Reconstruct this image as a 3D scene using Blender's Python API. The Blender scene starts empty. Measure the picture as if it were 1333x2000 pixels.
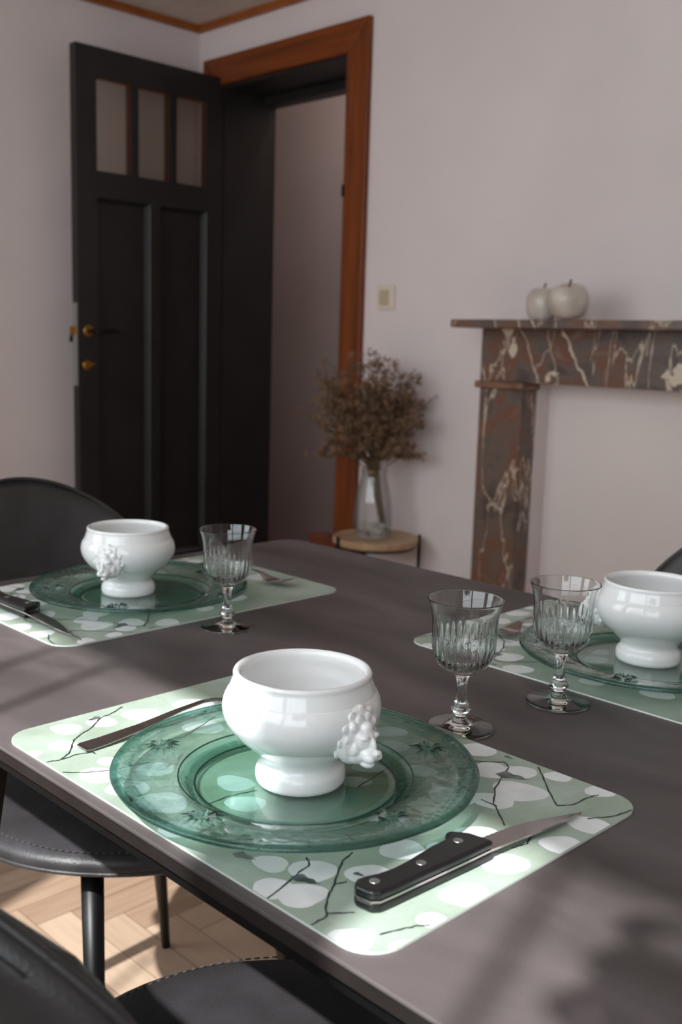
import bpy, bmesh, math, random
from mathutils import Vector, Matrix
S = bpy.context.scene
COL = S.collection

# ------------------------------------------------------------ camera
cd = bpy.data.cameras.new('camera'); cam = bpy.data.objects.new('camera', cd); COL.objects.link(cam)
R_ = Vector((0.701803, 0.711765, 0.029369)); U_ = Vector((-0.135988, 0.093389, 0.986299)); F_ = Vector((-0.699271, 0.696182, -0.162332))
m = Matrix((R_, U_, -F_)).transposed().to_4x4(); m.translation = Vector((0, 0, 1.0917))
cam.matrix_world = m
cd.sensor_fit = 'HORIZONTAL'; cd.sensor_width = 24.0; cd.lens = 2005.92 / 1333 * 24.0
cd.clip_start = 0.02
cd.dof.use_dof = True; cd.dof.focus_distance = 0.86; cd.dof.aperture_fstop = 8.5
S.camera = cam

# ------------------------------------------------------------ world, sun, exposure
S.view_settings.view_transform = 'Standard'; S.view_settings.look = 'None'
S.view_settings.gamma = 1.0; S.view_settings.use_curve_mapping = False
S.view_settings.exposure = -0.58
W = bpy.data.worlds.new('sky'); S.world = W; W.use_nodes = True
bg = W.node_tree.nodes['Background']; bg.inputs[0].default_value = (0.90, 0.955, 1.0, 1); bg.inputs[1].default_value = 6.5
sd = bpy.data.lights.new('sun', 'SUN'); sun = bpy.data.objects.new('sun', sd); COL.objects.link(sun)
ELEV = math.radians(47); AZ = Vector((0.315, -0.949, 0)).normalized()
to_sun = AZ * math.cos(ELEV) + Vector((0, 0, math.sin(ELEV)))
sun.rotation_euler = to_sun.to_track_quat('Z', 'Y').to_euler(); sun.location = to_sun * 6
sd.energy = 12.8; sd.angle = math.radians(.85); sd.color = (1.0, 0.99, 0.98)

# room frame (metres): table edges along X, window wall at y = YW, door wall at y = YB
YW, YB, XL, XR, ZC = -0.68, 2.65, -3.546, 1.9, 2.325
WIN = [(-2.85, -1.62), (-1.26, -0.118), (-0.058, 1.10)]; WZ0, WZ1 = 0.85, 2.248

# ------------------------------------------------------------ helpers
def srgb(r, g, b):
    f = lambda c: c / 12.92 if c <= .04045 else ((c + .055) / 1.055) ** 2.4
    return (f(r / 255), f(g / 255), f(b / 255), 1)
def mat(name, col=(.5, .5, .5, 1), rough=.5, metal=0.0, spec=.5, coat=0.0, **kw):
    M = bpy.data.materials.new(name); M.use_nodes = True
    b = M.node_tree.nodes['Principled BSDF']
    b.inputs['Base Color'].default_value = col; b.inputs['Roughness'].default_value = rough
    b.inputs['Metallic'].default_value = metal; b.inputs['Specular IOR Level'].default_value = spec
    b.inputs['Coat Weight'].default_value = coat; b.inputs['Coat Roughness'].default_value = .05
    for k, v in kw.items(): b.inputs[k.replace('_', ' ')].default_value = v
    return M
def nt(M): return M.node_tree.nodes, M.node_tree.links, M.node_tree.nodes['Principled BSDF']
def noisecol(M, c1, c2, scale=5, detail=6, lo=.35, hi=.65, stretch=(1, 1, 1), bump=0.0, bscale=None, coord='Object', dist=0.0):
    N, L, B = nt(M)
    tc = N.new('ShaderNodeTexCoord'); mp = N.new('ShaderNodeMapping'); mp.inputs['Scale'].default_value = stretch
    n = N.new('ShaderNodeTexNoise'); n.inputs['Scale'].default_value = scale; n.inputs['Detail'].default_value = detail
    n.inputs['Distortion'].default_value = dist
    r = N.new('ShaderNodeValToRGB'); r.color_ramp.elements[0].position = lo; r.color_ramp.elements[1].position = hi
    r.color_ramp.elements[0].color = c1; r.color_ramp.elements[1].color = c2
    L.new(tc.outputs[coord], mp.inputs[0]); L.new(mp.outputs[0], n.inputs['Vector']); L.new(n.outputs['Fac'], r.inputs[0]); L.new(r.outputs[0], B.inputs['Base Color'])
    if bump:
        n2 = N.new('ShaderNodeTexNoise'); n2.inputs['Scale'].default_value = bscale or scale * 4; n2.inputs['Detail'].default_value = 4
        L.new(mp.outputs[0], n2.inputs['Vector'])
        bp = N.new('ShaderNodeBump'); bp.inputs['Strength'].default_value = bump; bp.inputs['Distance'].default_value = .002
        L.new(n2.outputs['Fac'], bp.inputs['Height']); L.new(bp.outputs[0], B.inputs['Normal'])
    return M

def link(name, bm, mats, parent=None, smooth=False, loc=None):
    me = bpy.data.meshes.new(name); bm.normal_update(); bm.to_mesh(me); bm.free()
    for x in (mats if isinstance(mats, (list, tuple)) else [mats]): me.materials.append(x)
    if smooth: me.polygons.foreach_set('use_smooth', [True] * len(me.polygons))
    o = bpy.data.objects.new(name, me); COL.objects.link(o)
    if parent: o.parent = parent
    if loc: o.location = loc
    return o
def tag(o, label=None, cat=None, group=None, kind=None):
    if label: o['label'] = label
    if cat: o['category'] = cat
    if group: o['group'] = group
    if kind: o['kind'] = kind
    return o
def thing(name, label, cat, loc=(0, 0, 0), rz=0, group=None):
    o = bpy.data.objects.new(name, None); COL.objects.link(o); o.location = loc; o.rotation_euler = (0, 0, rz)
    o.empty_display_size = .05
    return tag(o, label, cat, group)
def children(o): return [c for c in bpy.data.objects if c.parent == o]
def copy_tree(o, parent=None):
    c = o.copy(); COL.objects.link(c)
    c.parent = parent
    for ch in children(o): copy_tree(ch, c)
    return c
def copy_thing(o, loc, rz, label, group=None):
    c = copy_tree(o); c.location = loc; c.rotation_euler = (0, 0, rz); c['label'] = label
    if group: c['group'] = group
    return c
def bx(bm, x0, x1, y0, y1, z0, z1, mi=0, skip=()):
    v = [bm.verts.new((x, y, z)) for x in (x0, x1) for y in (y0, y1) for z in (z0, z1)]
    for i, q in enumerate([(0, 1, 3, 2), (4, 6, 7, 5), (0, 4, 5, 1), (2, 3, 7, 6), (0, 2, 6, 4), (1, 5, 7, 3)]):
        if i in skip: continue
        f = bm.faces.new([v[k] for k in q]); f.material_index = mi
    return bm
def boxes(*bs):
    bm = bmesh.new()
    for b in bs: bx(bm, *b)
    return bm
def bevel(o, w=.003, seg=2):
    b = o.modifiers.new('bevel', 'BEVEL'); b.width = w; b.segments = seg; b.limit_method = 'ANGLE'; b.angle_limit = math.radians(35)
    return o
def subsurf(o, n=2):
    s = o.modifiers.new('sub', 'SUBSURF'); s.levels = n; s.render_levels = n; return o
def tube(bm, pts, rads, seg=10, cap=True, mi=0):
    pts = [Vector(p) for p in pts]
    if not isinstance(rads, (list, tuple)): rads = [rads] * len(pts)
    rings = []; up = None
    for i, p in enumerate(pts):
        d = (pts[min(i + 1, len(pts) - 1)] - pts[max(i - 1, 0)]).normalized()
        if up is None:
            up = Vector((0, 0, 1)) if abs(d.z) < .9 else Vector((1, 0, 0))
        a = d.cross(up).normalized(); b = a.cross(d).normalized(); up = b
        rings.append([bm.verts.new(p + (a * math.cos(t) + b * math.sin(t)) * rads[i]) for t in [2 * math.pi * k / seg for k in range(seg)]])
    for r0, r1 in zip(rings, rings[1:]):
        for k in range(seg):
            f = bm.faces.new((r0[k], r0[(k + 1) % seg], r1[(k + 1) % seg], r1[k])); f.material_index = mi; f.smooth = True
    if cap:
        bm.faces.new(rings[0][::-1]).material_index = mi; bm.faces.new(rings[-1]).material_index = mi
    return bm
def lathe(prof, seg=64, fn=None, bm=None, c=(0, 0, 0)):
    """prof: list of (r, z); r==0 closes at the axis"""
    bm = bm or bmesh.new(); rings = []
    for i, (r, z) in enumerate(prof):
        if r < 1e-6: rings.append([bm.verts.new((c[0], c[1], c[2] + z))]); continue
        ring = []
        for k in range(seg):
            t = 2 * math.pi * k / seg; rr = fn(r, z, t, i) if fn else r
            ring.append(bm.verts.new((c[0] + rr * math.cos(t), c[1] + rr * math.sin(t), c[2] + z)))
        rings.append(ring)
    for a, b in zip(rings, rings[1:]):
        for k in range(seg):
            k2 = (k + 1) % seg
            if len(a) == 1 and len(b) == 1: continue
            if len(a) == 1: bm.faces.new((a[0], b[k2], b[k]))
            elif len(b) == 1: bm.faces.new((a[k], a[k2], b[0]))
            else: bm.faces.new((a[k], a[k2], b[k2], b[k]))
    return bm
def smoothprof(P, n=5):
    """Catmull-Rom through profile points"""
    out = []
    for i in range(len(P) - 1):
        p0 = P[max(i - 1, 0)]; p1 = P[i]; p2 = P[i + 1]; p3 = P[min(i + 2, len(P) - 1)]
        for k in range(n):
            t = k / n
            out.append(tuple(max(0 if j == 0 else -9, .5 * (2 * p1[j] + (p2[j] - p0[j]) * t + (2 * p0[j] - 5 * p1[j] + 4 * p2[j] - p3[j]) * t * t + (3 * p1[j] - p0[j] - 3 * p2[j] + p3[j]) * t ** 3)) for j in (0, 1)))
    out.append(P[-1]); return out

# ------------------------------------------------------------ materials
wallpaper = noisecol(mat('wallpaper', rough=.85, spec=.25), srgb(226, 216, 215), srgb(232, 222, 221), scale=2.5, bump=.15, bscale=180)
alcove_paint = noisecol(mat('alcove_paint', rough=.8, spec=.25), srgb(230, 220, 216), srgb(236, 226, 222), scale=2.0, bump=.1, bscale=90)
ceiling_paint = noisecol(mat('ceiling_panel', rough=.8), srgb(205, 190, 180), srgb(216, 202, 192), scale=3, stretch=(1, 12, 1))
orange_wood = noisecol(mat('orange_brown_wood', rough=.4, spec=.4), srgb(100, 46, 12), srgb(134, 66, 20), scale=3, stretch=(14, 14, 1), lo=.3, hi=.7, bump=.15, bscale=20)
orange_wood_x = noisecol(mat('orange_brown_wood_lintel', rough=.4, spec=.4), srgb(100, 46, 12), srgb(134, 66, 20), scale=3, stretch=(1, 14, 14), lo=.3, hi=.7, bump=.15, bscale=20)
pine_trim = noisecol(mat('pine_cornice_wood', rough=.45), srgb(140, 74, 26), srgb(165, 94, 38), scale=4, stretch=(2, 2, 10))
black_paint = noisecol(mat('charcoal_gloss_paint', rough=.42, spec=.4), srgb(34, 32, 31), srgb(40, 38, 37), scale=6, bump=.06, bscale=60)
steel = mat('brushed_steel', srgb(190, 192, 195), .32, 1.0)
brass = mat('aged_brass', srgb(176, 128, 60), .38, 1.0)
black_metal = mat('black_metal', srgb(20, 20, 21), .42, .3)
dark_iron = mat('dark_iron', srgb(26, 22, 20), .5, .6)
switch_plastic = mat('cream_plastic', srgb(226, 214, 198), .35)
switch_key = mat('beige_plastic', srgb(196, 178, 150), .35)
table_stone = noisecol(mat('dark_ceramic_tabletop', rough=.5, spec=.5), srgb(64, 58, 58), srgb(97, 89, 89), scale=4, detail=12, lo=.34, hi=.68, stretch=(1, 2.2, 1), bump=.12, bscale=260, dist=.6)
table_edge = noisecol(mat('dark_tabletop_edge', rough=.45), srgb(34, 29, 28), srgb(42, 36, 34), scale=30)
leather = noisecol(mat('dark_grey_leather', rough=.42, spec=.5), srgb(46, 44, 45), srgb(56, 54, 56), scale=20, bump=.25, bscale=420)
thread = mat('grey_thread', srgb(62, 60, 60), .7)
porcelain = mat('white_porcelain', srgb(240, 240, 240), .10, spec=.5, coat=.3)
linen = mat('green_linen_print', rough=.42, spec=.4)
petal = noisecol(mat('white_petal_print', rough=.4, spec=.4), srgb(212, 216, 216), srgb(238, 240, 242), scale=25, lo=.3, hi=.7)
twig = mat('dark_green_twig_print', srgb(40, 52, 49), .45)
blot = noisecol(mat('grey_green_wash_print', rough=.45), srgb(54, 66, 62), srgb(140, 150, 146), scale=90, lo=.35, hi=.75)
mat_edge = mat('pale_mat_edge', srgb(214, 222, 214), .5)
knife_black = mat('black_plastic_handle', srgb(17, 17, 19), .3)
blade_steel = mat('satin_blade_steel', srgb(176, 168, 166), .22, 1.0)
marble = mat('brown_veined_marble', rough=.3, spec=.45)
rust_marble = noisecol(mat('rust_marble', rough=.35), srgb(112, 74, 58), srgb(150, 112, 92), scale=16, detail=8)
apple_glaze = noisecol(mat('cream_crackle_glaze', rough=.28, coat=.3), srgb(186, 172, 160), srgb(224, 216, 206), scale=18, lo=.3, hi=.7)
light_wood = noisecol(mat('light_oak_veneer', rough=.5), srgb(178, 146, 112), srgb(200, 170, 136), scale=6, stretch=(1, 10, 1))
box_wood = noisecol(mat('reddish_wood', rough=.5), srgb(88, 38, 20), srgb(112, 52, 28), scale=6, stretch=(1, 1, 10))
stem_brown = mat('dry_stem', srgb(96, 76, 48), .8)
blossom_brown = noisecol(mat('dry_blossom', rough=.9, spec=.2), srgb(104, 80, 58), srgb(160, 128, 104), scale=22, lo=.3, hi=.7)
pebble_mat = noisecol(mat('pale_pebble', rough=.6), srgb(150, 146, 138), srgb(214, 210, 202), scale=30)
white_upvc = mat('white_window_paint', srgb(236, 236, 234), .35)
leaf_green = mat('dark_leaf', srgb(40, 66, 34), .5)
terracotta = mat('terracotta', srgb(150, 84, 56), .8)
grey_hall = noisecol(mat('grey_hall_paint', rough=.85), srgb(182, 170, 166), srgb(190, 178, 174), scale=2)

# printed linen: weave and soft washes
N, L, B = nt(linen)
tc = N.new('ShaderNodeTexCoord')
w1 = N.new('ShaderNodeTexNoise'); w1.inputs['Scale'].default_value = 1.0; w1.inputs['Detail'].default_value = 3
w2 = N.new('ShaderNodeTexNoise'); w2.inputs['Scale'].default_value = 1.0; w2.inputs['Detail'].default_value = 3
for w, s in ((w1, (60, 1500, 1)), (w2, (1500, 60, 1))):
    mp = N.new('ShaderNodeMapping'); mp.inputs['Scale'].default_value = s
    L.new(tc.outputs['Object'], mp.inputs[0]); L.new(mp.outputs[0], w.inputs['Vector'])
ad = N.new('ShaderNodeMath'); ad.operation = 'ADD'; L.new(w1.outputs['Fac'], ad.inputs[0]); L.new(w2.outputs['Fac'], ad.inputs[1])
mr = N.new('ShaderNodeMapRange'); mr.inputs[1].default_value = .6; mr.inputs[2].default_value = 1.4; mr.inputs[3].default_value = .82; mr.inputs[4].default_value = 1.12
L.new(ad.outputs[0], mr.inputs[0])
nz = N.new('ShaderNodeTexNoise'); nz.inputs['Scale'].default_value = 14; nz.inputs['Detail'].default_value = 3; L.new(tc.outputs['Object'], nz.inputs['Vector'])
rp = N.new('ShaderNodeValToRGB'); rp.color_ramp.elements[0].position = .35; rp.color_ramp.elements[1].position = .7
rp.color_ramp.elements[0].color = srgb(152, 166, 150); rp.color_ramp.elements[1].color = srgb(178, 194, 182); L.new(nz.outputs['Fac'], rp.inputs[0])
mx = N.new('ShaderNodeVectorMath'); mx.operation = 'SCALE'; L.new(rp.outputs[0], mx.inputs[0]); L.new(mr.outputs[0], mx.inputs['Scale']); L.new(mx.outputs[0], B.inputs['Base Color'])

# marble
N, L, B = nt(marble)
tc = N.new('ShaderNodeTexCoord')
n1 = N.new('ShaderNodeTexNoise'); n1.inputs['Scale'].default_value = 9; n1.inputs['Detail'].default_value = 9; n1.inputs['Distortion'].default_value = .8
L.new(tc.outputs['Object'], n1.inputs['Vector'])
r1 = N.new('ShaderNodeValToRGB'); e = r1.color_ramp.elements; e[0].position = .32; e[0].color = srgb(80, 68, 62); e[1].position = .7; e[1].color = srgb(130, 112, 102)
k = r1.color_ramp.elements.new(.47); k.color = srgb(106, 92, 84); k = r1.color_ramp.elements.new(.58); k.color = srgb(116, 78, 60)
L.new(n1.outputs['Fac'], r1.inputs[0])
mp = N.new('ShaderNodeMapping'); mp.inputs['Scale'].default_value = (5.5, 5.5, 1.8); mp.inputs['Rotation'].default_value = (0, .35, 0)
L.new(tc.outputs['Object'], mp.inputs[0])
n2 = N.new('ShaderNodeTexNoise'); n2.inputs['Scale'].default_value = 1.6; n2.inputs['Detail'].default_value = 5; n2.inputs['Distortion'].default_value = .5
L.new(mp.outputs[0], n2.inputs['Vector'])
sb = N.new('ShaderNodeMath'); sb.operation = 'SUBTRACT'; sb.inputs[1].default_value = .5; L.new(n2.outputs['Fac'], sb.inputs[0])
ab = N.new('ShaderNodeMath'); ab.operation = 'ABSOLUTE'; L.new(sb.outputs[0], ab.inputs[0])
r2 = N.new('ShaderNodeValToRGB'); r2.color_ramp.elements[0].position = .002; r2.color_ramp.elements[0].color = (.85, .85, .85, 1); r2.color_ramp.elements[1].position = .008; r2.color_ramp.elements[1].color = (0, 0, 0, 1)
L.new(ab.outputs[0], r2.inputs[0])
n3 = N.new('ShaderNodeTexNoise'); n3.inputs['Scale'].default_value = 4.2; n3.inputs['Detail'].default_value = 6; L.new(tc.outputs['Object'], n3.inputs['Vector'])
r3 = N.new('ShaderNodeValToRGB'); r3.color_ramp.elements[0].position = .66; r3.color_ramp.elements[0].color = (0, 0, 0, 1); r3.color_ramp.elements[1].position = .67; r3.color_ramp.elements[1].color = (1, 1, 1, 1)
L.new(n3.outputs['Fac'], r3.inputs[0])
mxv = N.new('ShaderNodeMath'); mxv.operation = 'MAXIMUM'; L.new(r2.outputs[0], mxv.inputs[0]); L.new(r3.outputs[0], mxv.inputs[1])
def vm(op, a, b=None):
    n = N.new('ShaderNodeVectorMath'); n.operation = op; L.new(a, n.inputs[0])
    if b is not None:
        if hasattr(b, 'default_value'): L.new(b, n.inputs[1])
        else: n.inputs[1].default_value = b
    return n
def mth(op, a, b):
    n = N.new('ShaderNodeMath'); n.operation = op
    for i_, q_ in enumerate((a, b)):
        if hasattr(q_, 'default_value'): L.new(q_, n.inputs[i_])
        else: n.inputs[i_].default_value = q_
    return n.outputs[0]
wob = N.new('ShaderNodeTexNoise'); wob.inputs['Scale'].default_value = 26; wob.inputs['Detail'].default_value = 5; L.new(tc.outputs['Object'], wob.inputs['Vector'])
wb_ = mth('MULTIPLY', mth('SUBTRACT', wob.outputs['Fac'], .5), .11)
acc = mxv.outputs[0]
for (cx_, cz_, rx_, rz_) in ((.075, 1.035, .9, 1.0), (-.475, 1.085, 2.6, 1.5), (-.475, 1.118, 4.5, 3.0)):
    d_ = vm('MULTIPLY', vm('SUBTRACT', tc.outputs['Object'], (cx_, 0, cz_)).outputs[0], (rx_, 0, rz_)); ln = vm('LENGTH', d_.outputs[0])
    acc = mth('MAXIMUM', acc, mth('LESS_THAN', mth('ADD', ln.outputs['Value'], wb_), .032))
sx_ = N.new('ShaderNodeSeparateXYZ'); L.new(tc.outputs['Object'], sx_.inputs[0])
for (x0_, z0_, k_, w_) in ((-.26, 1.07, -.62, .0035), (-.40, 1.05, -.45, .002), (-.33, 1.06, -.35, .0015)):
    e1 = mth('SUBTRACT', mth('SUBTRACT', sx_.outputs[0], x0_), mth('MULTIPLY', mth('SUBTRACT', sx_.outputs[2], z0_), k_))
    e2 = mth('ABSOLUTE', mth('ADD', e1, mth('MULTIPLY', wb_, .35)), 0)
    acc = mth('MAXIMUM', acc, mth('MULTIPLY', mth('LESS_THAN', e2, w_), mth('GREATER_THAN', sx_.outputs[2], .985)))
class _o: pass
mxv = _o(); mxv.outputs = [acc]
mc = N.new('ShaderNodeMixRGB'); mc.inputs[2].default_value = srgb(214, 196, 176); L.new(mxv.outputs[0], mc.inputs[0]); L.new(r1.outputs[0], mc.inputs[1]); L.new(mc.outputs[0], B.inputs['Base Color'])

def sheet_glass(name, tint, refr=0.0, bumpy=0.0, ior=1.5, bscale=35, rough=0.0, tint2=None):
    """thin clear or tinted glass: see-through + mirror reflection (+ some bending)"""
    M = bpy.data.materials.new(name); M.use_nodes = True; N = M.node_tree.nodes; L = M.node_tree.links; N.clear()
    out = N.new('ShaderNodeOutputMaterial'); tr = N.new('ShaderNodeBsdfTransparent'); tr.inputs[0].default_value = tint
    gl = N.new('ShaderNodeBsdfGlossy'); gl.inputs['Roughness'].default_value = .03; gl.inputs[0].default_value = (1, 1, 1, 1)
    mxs = N.new('ShaderNodeMixShader')
    # Schlick reflectance, the same on the way in and on the way out of the sheet
    fr = N.new('ShaderNodeLayerWeight'); fr.inputs['Blend'].default_value = .5
    f0 = ((ior - 1) / (ior + 1)) ** 2
    pw5 = N.new('ShaderNodeMath'); pw5.operation = 'POWER'; pw5.inputs[1].default_value = 5; L.new(fr.outputs['Facing'], pw5.inputs[0])
    sch = N.new('ShaderNodeMath'); sch.operation = 'MULTIPLY_ADD'; sch.inputs[1].default_value = 1 - f0; sch.inputs[2].default_value = f0; L.new(pw5.outputs[0], sch.inputs[0])
    last = tr
    if tint2:  # noise tint stands in for refraction swirls and uneven glass thickness
        tcn = N.new('ShaderNodeTexCoord'); tn = N.new('ShaderNodeTexNoise'); tn.inputs['Scale'].default_value = 26; tn.inputs['Detail'].default_value = 4; tn.inputs['Distortion'].default_value = 1.0
        tr_ = N.new('ShaderNodeValToRGB'); tr_.color_ramp.elements[0].position = .38; tr_.color_ramp.elements[1].position = .62; tr_.color_ramp.elements[0].color = tint2; tr_.color_ramp.elements[1].color = tint
        L.new(tcn.outputs['Object'], tn.inputs['Vector']); L.new(tn.outputs['Fac'], tr_.inputs[0]); L.new(tr_.outputs[0], tr.inputs[0])
    if refr:
        rf = N.new('ShaderNodeBsdfRefraction'); rf.inputs['IOR'].default_value = ior; rf.inputs[0].default_value = tint; rf.inputs['Roughness'].default_value = rough
        m2 = N.new('ShaderNodeMixShader'); m2.inputs[0].default_value = refr; L.new(tr.outputs[0], m2.inputs[1]); L.new(rf.outputs[0], m2.inputs[2]); last = m2
    if bumpy:
        tc = N.new('ShaderNodeTexCoord'); n = N.new('ShaderNodeTexNoise'); n.inputs['Scale'].default_value = bscale; n.inputs['Detail'].default_value = 2
        bp = N.new('ShaderNodeBump'); bp.inputs['Strength'].default_value = bumpy; bp.inputs['Distance'].default_value = .004
        L.new(tc.outputs['Object'], n.inputs['Vector']); L.new(n.outputs['Fac'], bp.inputs['Height']); L.new(bp.outputs[0], gl.inputs['Normal']); L.new(bp.outputs[0], fr.inputs['Normal'])
        if refr: L.new(bp.outputs[0], rf.inputs['Normal'])
    L.new(sch.outputs[0], mxs.inputs[0]); L.new(last.outputs[0], mxs.inputs[1]); L.new(gl.outputs[0], mxs.inputs[2]); L.new(mxs.outputs[0], out.inputs[0])
    return M
window_glass = sheet_glass('clear_window_glass', (.97, .98, .98, 1))
door_glass = sheet_glass('frosted_door_glass', (.90, .87, .83, 1), .3, .2, ior=1.3, bscale=90, rough=.2)
plate_glass = sheet_glass('green_tinted_glass', (.925, .98, .968, 1), .22, .5, ior=1.45, bscale=38, tint2=(.82, .92, .895, 1))
plate_well_glass = sheet_glass('green_flat_glass', (.77, .885, .85, 1), .06, 0, ior=1.5)
plate_band_glass = sheet_glass('banded_green_glass', (.80, .91, .89, 1), .35, .6, ior=1.5, bscale=70, tint2=(.42, .64, .60, 1))
plate_step_glass = sheet_glass('mid_green_glass', (.62, .82, .77, 1), .5, .3, ior=1.5, bscale=60)
plate_edge_glass = sheet_glass('deep_green_glass', (.36, .60, .55, 1), .5, .3, ior=1.5, bscale=90)
crystal = bpy.data.materials.new('clear_crystal'); crystal.use_nodes = True
Nn = crystal.node_tree.nodes; Nn.clear(); g = Nn.new('ShaderNodeBsdfGlass'); g.inputs['IOR'].default_value = 1.5; g.inputs['Roughness'].default_value = 0; g.inputs[0].default_value = (.985, .992, .99, 1)
oo = Nn.new('ShaderNodeOutputMaterial'); crystal.node_tree.links.new(g.outputs[0], oo.inputs[0])

# parquet: colour comes from one tone per plank
parquet = mat('oak_parquet', rough=.38, spec=.4)
N, L, B = nt(parquet)
at = N.new('ShaderNodeVertexColor'); at.layer_name = 'tone'
sp = N.new('ShaderNodeSeparateColor'); L.new(at.outputs[0], sp.inputs[0])
tc = N.new('ShaderNodeTexCoord')
def grain(sc):
    mp = N.new('ShaderNodeMapping'); mp.inputs['Scale'].default_value = sc; L.new(tc.outputs['Object'], mp.inputs[0])
    n = N.new('ShaderNodeTexNoise'); n.inputs['Scale'].default_value = 5; n.inputs['Detail'].default_value = 5; L.new(mp.outputs[0], n.inputs['Vector']); return n
gx, gy = grain((1, 14, 1)), grain((14, 1, 1))
mg = N.new('ShaderNodeMix'); L.new(sp.outputs[1], mg.inputs[0]); L.new(gx.outputs['Fac'], mg.inputs[2]); L.new(gy.outputs['Fac'], mg.inputs[3])
a1 = N.new('ShaderNodeMath'); a1.operation = 'MULTIPLY_ADD'; a1.inputs[1].default_value = .55; L.new(mg.outputs[0], a1.inputs[0]); 
a2 = N.new('ShaderNodeMath'); a2.operation = 'MULTIPLY'; a2.inputs[1].default_value = .5; L.new(sp.outputs[0], a2.inputs[0]); L.new(a2.outputs[0], a1.inputs[2])
rr = N.new('ShaderNodeValToRGB'); rr.color_ramp.elements[0].position = .2; rr.color_ramp.elements[0].color = srgb(146, 120, 100); rr.color_ramp.elements[1].position = .8; rr.color_ramp.elements[1].color = srgb(186, 162, 140)
L.new(a1.outputs[0], rr.inputs[0]); L.new(rr.outputs[0], B.inputs['Base Color'])
gap_mat = mat('parquet_gap', srgb(96, 66, 46), .8)

# ------------------------------------------------------------ the room
T = .26
bm = bmesh.new(); tone = bm.loops.layers.color.new('tone'); rnd = random.Random(4)
def plank(x0, x1, y0, y1, dirn):
    x0, x1 = max(x0, XL), min(x1, XR); y0, y1 = max(y0, YW), min(y1, YB + T)
    if x1 - x0 < .002 or y1 - y0 < .002: return
    g_ = .0007
    vs = [bm.verts.new(p) for p in ((x0 + g_, y0 + g_, 0), (x1 - g_, y0 + g_, 0), (x1 - g_, y1 - g_, 0), (x0 + g_, y1 - g_, 0))]
    f = bm.faces.new(vs); t = rnd.random()
    for l in f.loops: l[tone] = (t, dirn, 0, 1)
pw, pn = .072, 5
# herringbone laid square to the walls
n_ = int(8 / pw)
for i in range(-n_, n_):
    for j in range(-12, 14):
        x = -2 + i * pw + j * pw * pn; y = .5 + i * pw - j * pw * pn
        if XL - 1 < x < XR + 1 and YW - 1 < y < YB + 1.2:
            plank(x, x + pn * pw, y, y + pw, 0)
            plank(x + 0 * pw, x + pw, y + pw, y + pw + pn * pw, 1)
bx(bm, XL, XR, YW, YB + T, -.12, -.0008, 1)
tag(link('floor', bm, [parquet, gap_mat]), kind='structure')

# door wall with doorway and fireplace niche
DX0, DX1, DZ = -3.395, -2.675, 2.085
NX0, NX1, NZ, ND = -1.823, -.93, 1.0, .065
wb = boxes((XL - .2, DX0, YB, YB + T, 0, ZC), (DX0, DX1, YB, YB + T, DZ, ZC), (DX1, NX0, YB, YB + T, 0, ZC), (NX0, NX1, YB, YB + T, NZ, ZC), (NX1, XR + .2, YB, YB + T, 0, ZC))
tag(link('wall_back', wb, wallpaper), kind='structure')
tag(link('wall_niche', boxes((NX0, NX1, YB + ND, YB + T, 0, NZ)), alcove_paint), kind='structure')
tag(link('wall_left', boxes((XL - .2, XL, YW - .07, YB, 0, ZC)), wallpaper), kind='structure')
tag(link('wall_right', boxes((XR, XR + .2, YW - .07, YB, 0, ZC)), wallpaper), kind='structure')
tag(link('ceiling', boxes((XL - .2, XR + .2, YW - .07, YB + T, ZC, ZC + .12)), ceiling_paint), kind='structure')
segs = [(XL, WIN[0][0], YW - .07, YW, 0, ZC), (WIN[0][1], WIN[1][0], YW - .07, YW, 0, ZC), (WIN[1][1], WIN[2][0], YW - .07, YW, 0, ZC), (WIN[2][1], XR, YW - .07, YW, 0, ZC)]
for a, b in WIN: segs += [(a, b, YW - .07, YW, 0, WZ0), (a, b, YW - .07, YW, WZ1, ZC)]
tag(link('wall_front', boxes(*segs), wallpaper), kind='structure')
# paper seams: hair-thin laps of the wallpaper
sm = boxes((-1.852, -1.850, YB - .0006, YB + .01, 1.2, ZC))
tag(link('trim_1', sm, wallpaper), kind='structure')
# cornice
tag(link('trim_2', boxes((XL, XR, YB - .022, YB, ZC - .026, ZC)), pine_trim), kind='structure')
tag(link('trim_3', boxes((XL, XL + .022, YW, YB - .022, ZC - .026, ZC)), pine_trim), kind='structure')
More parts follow.
